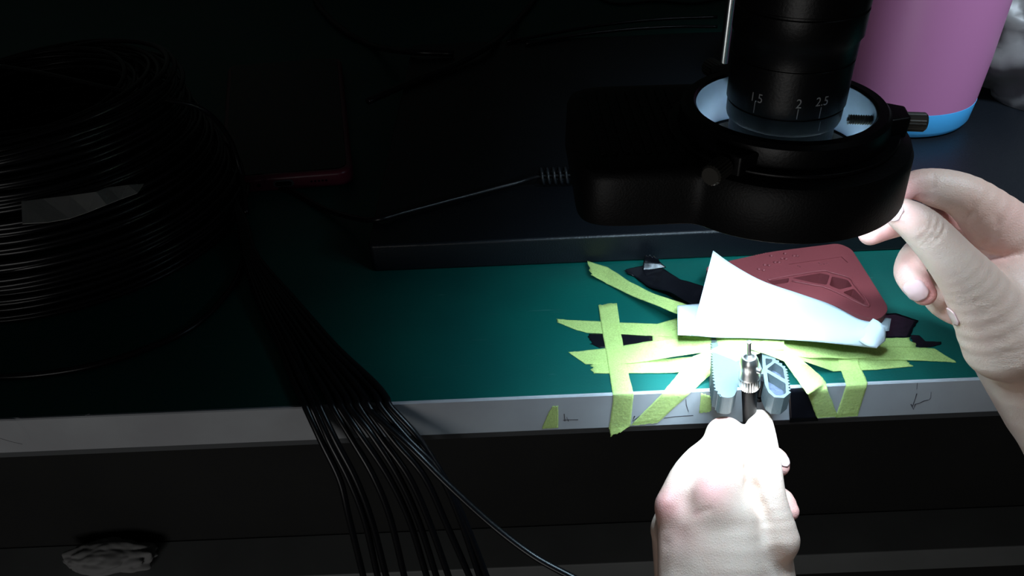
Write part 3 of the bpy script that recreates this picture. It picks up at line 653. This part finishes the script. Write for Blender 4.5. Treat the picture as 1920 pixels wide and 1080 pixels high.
def redtool():
    Z = 9.0; px = lambda L: [G(x, y, Z)[:2] for x, y in L]
    main = px([(1320, 500), (1445, 472), (1572, 456), (1596, 466), (1628, 516), (1668, 580), (1648, 600), (1612, 592), (1560, 570), (1470, 548), (1340, 530)])
    out = rnd(main, 4.5)
    # serrate the upper-left edge
    i0 = min(range(len(out)), key=lambda i: np.linalg.norm(out[i] - main[0])); s = serr(px([(1332, 497)])[0], px([(1440, 473)])[0])
    out = [p for p in out if not (p[0] > s[0][0] and p[0] < s[-1][0] and p[1] > 60)] if False else out
    ix = [i for i, p in enumerate(out) if np.linalg.norm(p - np.array(main[0])) < 4.6]; k = ix[-1] + 1
    out = out[:k] + s + out[k:]
    b_ = prism('tool_body', out, .1, Z, M['red'], red, .7); bake(b_)
    cells = [[(1485, 521), (1538, 512), (1556, 516), (1550, 534), (1528, 531)], [(1560, 518), (1590, 525), (1598, 537), (1574, 543), (1555, 535)], [(1601, 541), (1623, 566), (1620, 570), (1580, 548)], [(1440, 527), (1480, 521), (1478, 530), (1450, 534)]]
    cut = [prism_vf(rnd(px(c), 1.0, 3), 2.5, 15) for c in cells]
    cut.append(prism_vf(px([(1479, 495), (1578, 481), (1590, 492), (1486, 509)]), Z - .35, 15))
    # narrow channel around the pocket
    carve(b_, cut)
    # raised rim round the pocket and lower lip
    rim = [G(x, y, Z + .2) for x, y in ((1440, 525), (1470, 519), (1540, 508), (1558, 511), (1592, 521), (1603, 535), (1627, 566), (1624, 574), (1575, 551), (1545, 538), (1528, 535), (1485, 527))]
    tube('pocket_rim', catmull(rim, 4), .45, M['red'], red, 8)
    dots = [(1446, 480), (1472, 476), (1489, 480), (1495, 480), (1466, 485), (1474, 486), (1453, 492), (1461, 492), (1434, 497), (1442, 498), (1423, 505), (1432, 507)]
    V = []; F = []
    for x, y in dots:
        c = G(x, y, Z); v, f = lathe_vf(tuple(c - [0, 0, .2]), (0, 0, 1), [(.95, 0), (.9, .45), (.6, .8), (.2, .95)], 14); k = len(V); V += v; F += [tuple(i + k for i in q) for q in f]
    for x, y in ((1497, 497), (1500, 499), (1536, 492), (1540, 495), (1546, 494), (1552, 493), (1556, 497)):
        c = G(x, y, Z); v, f = lathe_vf(tuple(c - [0, 0, .5]), (0, 0, 1), [(.5, 0), (.4, .45), (.1, .5)], 8); k = len(V); V += v; F += [tuple(i + k for i in q) for q in f]
    mk('raised_dots', V, F, M['red'], red, True)
redtool()
jig = thing('grey_grip_tool', 'grey plastic tool with two serrated arms jutting over the bench edge', 'tool', tuple(G(1405, 700, 0)))
def greytool():
    Z = 9.5; px = lambda L: [G(x, y, Z)[:2] for x, y in L]
    # left arm: smooth pad, serrated outer edge
    Lp = px([(1389, 640), (1388, 676), (1385, 715), (1382, 731)]) + rnd(px([(1382, 731), (1375, 746), (1352, 745), (1341, 730)]), 4)[6:18]
    Ls = px([(1353, 744), (1341, 731), (1338, 712), (1335, 676), (1334, 640)])
    out = Lp
    for i in range(len(Ls) - 1): out = out + serr(Ls[i], Ls[i + 1], 1.5, .9)
    a = prism('left_arm', out, .6, Z, M['grey'], jig)
    Rp = px([(1452, 640), (1456, 674), (1474, 690), (1479, 716), (1481, 738)])
    out = []
    for i in range(1, 4): out += serr(Rp[i], Rp[i + 1], 1.5, -.9)
    out = px([(1428, 640), (1452, 640)]) + out + px([(1470, 746), (1452, 745), (1441, 736), (1434, 720), (1430, 692)])
    b_ = prism('right_arm', out[::-1], .6, Z, M['grey'], jig)
    cells = [[(1435, 672), (1448, 673), (1448, 678), (1436, 686)], [(1438, 692), (1453, 680), (1468, 690), (1472, 711)], [(1438, 698), (1473, 719), (1474, 737), (1465, 742), (1454, 741), (1442, 729)]]
    carve(b_, [prism_vf(rnd(px(c), .6, 3), 5.2, 15) for c in cells])
    for i, c in enumerate(cells):
        cc = np.mean([p for p in px(c)], axis=0); v, f = prism_vf([p * .99 + cc * .01 for p in px(c)], 5.2, 5.5)
        fixn(mk('pocket_floor', v, f, M['greyd'], jig))
    v, f = prism_vf(px([(1334, 612), (1452, 612), (1452, 641), (1334, 641)]), .6, Z); fixn(mk('hinge_bridge', v, f, M['grey'], jig))
    c = G(1426, 726, 4); lathe('pivot_pin', (c[0], c[1], -3), (0, 0, 1), [(1.2, 0), (1.7, .3), (1.7, 2), (1.1, 2.2), (1.1, 3), (1.9, 3.2), (1.9, 11), (1.5, 11.6)], M['anod'], jig, 24)
    box('side_bar', c[0] - 1.3, c[0] + 1.3, c[1] + 2, c[1] + 26, 4, 9.4, M['grey'], jig, .3)
greytool()

# ------------------------------------------------------------------ fibre connector in the fingers
con = thing('fibre_connector', 'nickel fibre connector with thin ferrule held upright in the fingertips', 'connector', tuple(GY(1405, 800, -10)))
def connector():
    top = GY(1404.5, 639, -10); bot = GY(1405.5, 800, -10); ax = Vector(top - bot); L = ax.length; axn = ax.normalized()
    T = lambda y: (Vector(GY(1405, y, -10)) - Vector(bot)).dot(axn)
    t = {y: T(y) for y in (640, 643, 664, 668, 674, 680, 686, 694, 702, 706, 722, 726, 800)}
    lathe('boot', tuple(bot), axn, [(2.2, -12), (2.6, 0), (3.0, t[726] - 1), (2.7, t[722]), (1, t[722])], M['anod'], con, 40)
    lathe('knurled_ring', tuple(bot), axn, [(2.6, t[726]), (3.4, t[726] + .2), (3.9, t[722]), (3.9, t[706]), (3.5, t[702] - .2)], M['nickel'], con, 56, knurl={1, 2, 3})
    lathe('nut', tuple(bot), axn, [(3.5, t[706]), (4.1, t[706] + .3), (4.1, t[702]), (3.5, t[694]), (3.5, t[686]), (3.6, t[680]), (3.3, t[674]), (2.6, t[668] - .3), (1, t[668] - .3)], M['nickel'], con, 56)
    lathe('ferrule', tuple(bot), axn, [(2.2, t[674]), (2.0, t[668]), (.95, t[664]), (.8, t[664] + 1), (.8, t[643]), (1.0, t[643] + .1), (1.0, t[640] - .1), (.6, t[640]), (.5, t[640] - .6), (.1, t[640] - .6)], M['nickel'], con, 36)
    n = basis(axn); pin = Vector(bot) + axn * (t[694] + 1.0)
    lathe('bayonet_stud', tuple(pin), Vector((.75, -.6, .15)), [(.01, 2.8), (1.1, 3.0), (1.1, 4.6), (.8, 4.8)], M['nickel'], con, 20)
connector()

# ------------------------------------------------------------------ cup and plastic bag
cup = thing('cup', 'pink plastic cup with a blue base band standing on the base plate', 'cup', (241, 226, 16))
cb = (241.0, 226.0, 16.0)
lathe('cup_body', cb, (0, 0, 1), [(30, 14.6), (42.6, 15.0), (43.6, 15.6), (44.8, 40), (45.3, 75), (45.0, 110), (43.5, 140), (41.8, 141), (42.5, 110), (38, 18), (20, 17)], M['pink'], cup, 128)
lathe('base_band', cb, (0, 0, 1), [(.5, .1), (38, .1), (41.0, 1.2), (42.6, 4), (43.7, 15.5), (42.0, 15.7), (20, 15.9)], M['blue'], cup, 128)
def lump(name, c, rad, amp, mt, label, cat, seed, fl=0, sub=5):
    bm = bmesh.new(); bmesh.ops.create_icosphere(bm, subdivisions=sub, radius=1); v = []
    for q in bm.verts:
        p = q.co.copy(); s = Vector((seed, seed * 2, 0)); nn = abs(noise.noise(p * 1.6 + s)) * 1.1 + abs(noise.noise(p * 3.1 + s)) * .4 + abs(noise.noise(p * 7 + s)) * .07
        k = 1 + amp * (nn - .5); v.append((c[0] + p.x * rad[0] * k, c[1] + p.y * rad[1] * k, max(fl, c[2] + p.z * rad[2] * k)))
    f = [tuple(x.index for x in q.verts) for q in bm.faces]; bm.free()
    return tag(mk(name, v, f, mt, None, True), label, cat)
lump('plastic_bag', (358, 262, 50), (68, 72, 64), .4, M['bag'], 'crumpled translucent plastic bag lying beside the pink cup', 'bag', 3.3, 16.2)
tc_ = GY(203, 1046, 432)
lump('crumpled_tissue', (tc_[0], 434, tc_[2]), (64, 26, 20), .3, M['tissue'], 'crumpled white tissue lying on the foot rail under the bench', 'tissue', 8.1, float(fr0[2]) + .5)

# ------------------------------------------------------------------ hands (smooth implicit surfaces meshed once)
def smin(a, b, k): h = np.clip(.5 + .5 * (b - a) / k, 0, 1); return b * (1 - h) + a * h - k * h * (1 - h)
def cone_d(P, a, b, ra, rb):
    ba = b - a; t = np.clip(((P - a) @ ba) / (ba @ ba), 0, 1); return np.linalg.norm(P - a - t[..., None] * ba, axis=-1) - (ra + (rb - ra) * t)
class Hand:
    def __init__(s): s.groups = []; s.details = []
    def chain(s, pts, kin=2.5, kout=3.0):
        c = catmull([np.append(U(x, y, d), r * d / FPX) for x, y, d, r in pts], 4); q = [(np.array(p[:3], np.float32), float(p[3])) for p in c]; s.groups.append((q, kin, kout))
    def hit(s, x, y):                           # where the sight line through an image point meets the skin
        o_ = mm(CAM); d = ray(x, y); dd = np.array([d.x, d.y, d.z]); dd /= np.linalg.norm(dd); t = 180.0; det = s.details; s.details = []
        for _ in range(90):
            v_ = float(s.sdf((o_ + dd * t)[None].astype(np.float32))[0]); t += v_ * .9
            if v_ < .03 or t > 420: break
        s.details = det; return o_ + dd * t
    def ball_detail(s, x, y, amp, wd): s.details.append((s.hit(x, y), None, amp, wd))     # amp>0 bump, <0 dimple
    def crease(s, pts, amp, wd):
        P = [s.hit(*p) for p in pts]
        for i in range(len(P) - 1): s.details.append((P[i], P[i + 1], amp, wd))
    def sdf(s, P, x=None):
        D = None
        for q, kin, kout in s.groups:
            g = None
            for i in range(len(q) - 1):
                if x is not None:
                    rr_ = max(q[i][1], q[i + 1][1]) + 14
                    if x < min(q[i][0][0], q[i + 1][0][0]) - rr_ or x > max(q[i][0][0], q[i + 1][0][0]) + rr_: continue
                c = cone_d(P, q[i][0], q[i + 1][0], q[i][1], q[i + 1][1]); g = c if g is None else np.minimum(g, c)
            if g is not None: D = g if D is None else smin(D, g, kout)
        if D is None: return np.full(P.shape[:-1], 50, np.float32)
        for a, b, amp, wd in s.details:
            if x is not None and (x < min(a[0], b[0] if b is not None else a[0]) - 3 * wd or x > max(a[0], b[0] if b is not None else a[0]) + 3 * wd): continue
            if b is None: r2 = ((P - a) ** 2).sum(-1)
            else:
                ba = b - a; t = np.clip(((P - a) @ ba) / (ba @ ba), 0, 1); r2 = ((P - a - t[..., None] * ba) ** 2).sum(-1)
            D = D - amp * np.exp(-r2 / (wd * wd))
        return D
    def mesh(s, h=.85):
        allp = np.array([p for g in s.groups for p, r in g[0]]); rm = max(r for g in s.groups for p, r in g[0])
        lo = allp.min(0) - rm - 3; hi = allp.max(0) + rm + 3; n = np.ceil((hi - lo) / h).astype(int) + 1
        xs, ys, zs = [lo[i] + h * np.arange(n[i]) for i in range(3)]
        D = np.empty(n, np.float32)
        for i in range(n[0]):
            Y, Z = np.meshgrid(ys, zs, indexing='ij'); P = np.stack([np.full_like(Y, xs[i]), Y, Z], -1).astype(np.float32); D[i] = s.sdf(P, xs[i])
        ins = D < 0; c = [ins[i:n[0] - 1 + i, j:n[1] - 1 + j, k:n[2] - 1 + k] for i in (0, 1) for j in (0, 1) for k in (0, 1)]
        anyi = np.zeros(c[0].shape, bool); alli = np.ones(c[0].shape, bool)
        for q in c: anyi |= q; alli &= q
        act = anyi & ~alli; idx = -np.ones(act.shape, int); cells = np.argwhere(act); idx[tuple(cells.T)] = np.arange(len(cells))
        acc = np.zeros((len(cells), 3)); cnt = np.zeros(len(cells)); cor = [(i, j, k) for i in (0, 1) for j in (0, 1) for k in (0, 1)]
        for a in cor:
            for ax in range(3):
                if a[ax] == 0:
                    b = list(a); b[ax] = 1
                    A = cells + a; B = cells + b; da = D[tuple(A.T)]; db = D[tuple(B.T)]; m = (da < 0) != (db < 0)
                    t = np.where(m, da / np.where(m, da - db, 1), 0); p = A + (B - A) * t[:, None]; acc[m] += p[m]; cnt[m] += 1
        V = lo + h * (acc / cnt[:, None]); F = []
        for ax in range(3):
            sl0 = [slice(None)] * 3; sl1 = [slice(None)] * 3; sl0[ax] = slice(0, -1); sl1[ax] = slice(1, None)
            a = ins[tuple(sl0)]; b = ins[tuple(sl1)]; E_ = np.argwhere(a != b); o1, o2 = [i for i in range(3) if i != ax]
            E_ = E_[(E_[:, o1] > 0) & (E_[:, o2] > 0) & (E_[:, o1] < n[o1] - 1) & (E_[:, o2] < n[o2] - 1)]
            def g(d1, d2):
                q = E_.copy(); q[:, o1] -= d1; q[:, o2] -= d2; return idx[tuple(q.T)]
            Q = np.stack([g(0, 0), g(1, 0), g(1, 1), g(0, 1)], 1); fl = a[tuple(E_.T)]
            if ax == 1: fl = ~fl
            Q[~fl] = Q[~fl][:, ::-1]; F.append(Q)
        return V, np.concatenate(F)
def nail(hd, parent, x, y, d, dirx, diry, L, Wd, dd=0):
    """nail facing the camera side at an image point; direction (dirx,diry) towards the tip in the image"""
    c = U(x, y, d); tip = U(x + dirx, y + diry, d + dd) - c; tip /= np.linalg.norm(tip); view = mm(CAM) - c; view /= np.linalg.norm(view)
    # find the surface along the view ray, then its normal
    p = c + view * 30
    for _ in range(60): p = p - view * max(.02, float(hd.sdf(p[None].astype(np.float32))[0])) * .8
    def grad(p):
        e_ = .6; I = np.eye(3) * e_; return np.array([float(hd.sdf((p + I[i])[None].astype(np.float32))[0] - hd.sdf((p - I[i])[None].astype(np.float32))[0]) for i in range(3)])
    nrm = grad(p); nrm /= np.linalg.norm(nrm); tip = tip - nrm * (tip @ nrm); tip /= np.linalg.norm(tip); side = np.cross(nrm, tip)
    nu, nv = 12, 10; V = []; F = []
    for i in range(nu + 1):
        for j in range(nv + 1):
            u = i / nu * 2 - 1; s = j / nv * 2 - 1; wd = Wd * (1 - .25 * max(0, abs(u) - .55) / .45) * (math.sqrt(max(0, 1 - max(0, (abs(u) - .5) / .5) ** 2 * .8)))
            q = p + tip * u * L + side * s * wd; q = q + nrm * 3
            for _ in range(14):
                dv = float(hd.sdf(q[None].astype(np.float32))[0]); q = q - nrm * (dv - .28) * .8
                if abs(dv - .28) < .02: break
            V.append(q)
    for i in range(nu):
        for j in range(nv): k = i * (nv + 1) + j; F.append((k, k + 1, k + nv + 2, k + nv + 1))
    o = mk('fingernail', V, F, M['nail'], parent, True); solid(o, .5, 0); return o

def tint(o, spots):
    at_ = o.data.attributes.new('tint', 'FLOAT', 'POINT'); co = np.empty(len(o.data.vertices) * 3, np.float32); o.data.vertices.foreach_get('co', co)
    og = ORG[o.name]; co = co.reshape(-1, 3) * 1000 + np.array([og.x * 1000, og.y * 1000, (og.z - .75) * 1000]); t = np.zeros(len(co))
    for p, r_, a_ in spots: t = np.maximum(t, a_ * np.exp(-((co - p) ** 2).sum(-1) / (r_ * r_)))
    at_.data.foreach_set('value', t.astype(np.float32))
RH = Hand()
RH.chain([(1890, 560, 293, 88), (1975, 700, 300, 108), (2080, 860, 310, 125), (2200, 1040, 320, 140)], 8, 8)       # palm, wrist, forearm
RH.chain([(1915, 455, 298, 62), (1955, 600, 303, 80)], 6, 8)
RH.chain([(1693, 402, 272, 30), (1715, 416, 272, 35), (1742, 440, 273, 39), (1785, 488, 275, 44), (1832, 548, 280, 56), (1885, 640, 288, 76)], 3.5, 3.5)   # thumb
RH.chain([(1686, 366, 287, 20), (1712, 347, 288, 26), (1757, 352, 288, 36), (1815, 372, 288, 42), (1880, 430, 292, 58)], 3, 3)     # index
RH.chain([(1632, 438, 287, 22), (1668, 424, 290, 24), (1720, 410, 300, 27), (1790, 415, 316, 32), (1890, 470, 316, 46)], 3, 2.5)   # middle
RH.chain([(1733, 551, 293, 22), (1716, 530, 293, 27), (1706, 504, 297, 28), (1730, 472, 307, 29), (1800, 480, 322, 34), (1900, 520, 318, 46)], 3, 2.5)   # ring
RH.chain([(1812, 596, 303, 21), (1782, 580, 304, 25), (1758, 556, 307, 26), (1768, 520, 314, 26), (1850, 540, 316, 36), (1930, 600, 312, 55)], 3, 2.5) # little
RH.chain([(1880, 650, 306, 62), (1960, 760, 316, 76)], 5, 3)
# thumb joint wrinkles and finger creases
RH.ball_detail(1752, 428, .5, 5)
for pts, am, wd in (([(1722, 452), (1734, 440), (1745, 424), (1748, 408)], -.42, .8), ([(1731, 458), (1744, 446), (1757, 428), (1760, 414)], -.50, .8), ([(1742, 462), (1756, 450), (1768, 434), (1771, 420)], -.40, .7), ([(1727, 430), (1733, 418)], -.3, .7),
                    ([(1751, 330), (1749, 350), (1742, 372)], -.45, .9), ([(1743, 340), (1740, 358), (1735, 372)], -.3, .7), ([(1826, 385), (1822, 402), (1812, 412)], -.5, 1.1),
                    ([(1838, 470), (1860, 478), (1890, 483), (1910, 478)], -.7, 1.4), ([(1845, 462), (1862, 440), (1876, 415)], -.5, 1.2), ([(1868, 405), (1872, 425), (1866, 445)], -.35, .9),
                    ([(1700, 488), (1712, 497), (1726, 500)], -.3, .8)):
    RH.crease(pts, am, wd)
rw = random.Random(5)
for k in range(13):                              # fine lines across the base of the thumb and wrist
    x0 = 1800 + k * 6.5 + rw.uniform(-4, 4); y0 = 560 + k * 10; RH.crease([(x0, y0), (x0 + 30, y0 + 5 + rw.uniform(-3, 3)), (x0 + 62, y0 + 6)], -.20, .6)
for k in range(5): RH.crease([(1748 + k * 9, 470 + k * 9), (1772 + k * 9, 458 + k * 9)], -.13, .6)
v, f = RH.mesh(.8)
rh = mk('hand', v, f, M['skin'], None, True); fixn(rh); tag(rh, 'bare right hand with curled fingers pinching beside the ring light', 'hand')
tint(rh, [(U(1640, 440, 288), 9, 1), (U(1686, 368, 287), 8, 1), (U(1690, 402, 268), 6, .55), (U(1733, 552, 290), 9, .95), (U(1705, 505, 292), 8, .45), (U(1812, 596, 303), 9, .9), (U(1860, 470, 290), 10, .55), (U(1810, 440, 300), 14, .8), (U(1888, 415, 285), 9, .35)])
nail(RH, rh, 1676, 397, 272, -10, 8, 3.0, 3.2); nail(RH, rh, 1717, 545, 293, 9, 12, 4.2, 3.6); nail(RH, rh, 1787, 593, 303, 12, 7, 3.4, 3.0)

LH = Hand()
LH.chain([(1295, 985, 304, 62), (1300, 1100, 300, 66), (1310, 1300, 296, 80)], 8, 8)
LH.chain([(1362, 975, 303, 60), (1365, 1100, 299, 74), (1370, 1300, 295, 90)], 8, 9)
LH.chain([(1425, 1040, 309, 58), (1430, 1140, 306, 68), (1440, 1300, 300, 80)], 8, 9)
LH.chain([(1360, 818, 318, 37), (1360, 850, 312, 41), (1352, 895, 304, 42), (1335, 940, 300, 44)], 3, 6)           # index
LH.chain([(1425, 791, 318, 23), (1427, 820, 315, 28), (1432, 870, 308, 32), (1440, 935, 304, 34), (1452, 1010, 302, 46)], 3, 4)   # thumb
LH.chain([(1262, 950, 303, 33), (1296, 890, 310, 35), (1340, 852, 322, 33), (1400, 850, 332, 28), (1448, 862, 330, 26), (1461, 874, 327, 19)], 3, 4)   # middle, curled round
LH.chain([(1256, 990, 313, 34), (1290, 930, 326, 32), (1380, 915, 338, 28), (1455, 935, 333, 26), (1479, 958, 329, 19)], 3, 3)  # ring
LH.chain([(1262, 1000, 318, 40), (1275, 1120, 318, 46), (1285, 1300, 314, 56)], 4, 4)
LH.ball_detail(1322, 908, 1.4, 7); LH.ball_detail(1248, 938, 1.0, 6); LH.ball_detail(1350, 850, .8, 5)
LH.crease([(1398, 880), (1412, 915), (1424, 948), (1437, 975)], -1.3, 2.0)
LH.crease([(1283, 905), (1276, 945), (1268, 1000), (1266, 1060)], -1.2, 5); LH.crease([(1252, 960), (1246, 1020), (1244, 1070)], -.5, 2.5)
for k in range(3): LH.crease([(1326, 840 + k * 7), (1356, 836 + k * 7), (1386, 840 + k * 7)], -.3, .8)
LH.crease([(1444, 1000), (1458, 1040), (1466, 1075)], -.7, 3); LH.crease([(1300, 965), (1330, 955)], -.3, 1.2)
v, f = LH.mesh(.8)
lh = mk('hand', v, f, M['skin'], None, True); fixn(lh); tag(lh, 'bare left hand below the bench edge gripping the nickel connector', 'hand')
tint(lh, [(LH.hit(1332, 915), 7, .8), (LH.hit(1318, 900), 4, .6), (LH.hit(1246, 945), 8, .8), (LH.hit(1352, 782), 4, 1), (U(1478, 880, 327), 9, .8), (U(1490, 965, 329), 9, .8), (LH.hit(1262, 1000), 9, .35), (LH.hit(1306, 962), 3, .4)])
nail(LH, lh, 1466, 860, 328, 10, 16, 3.6, 2.6)
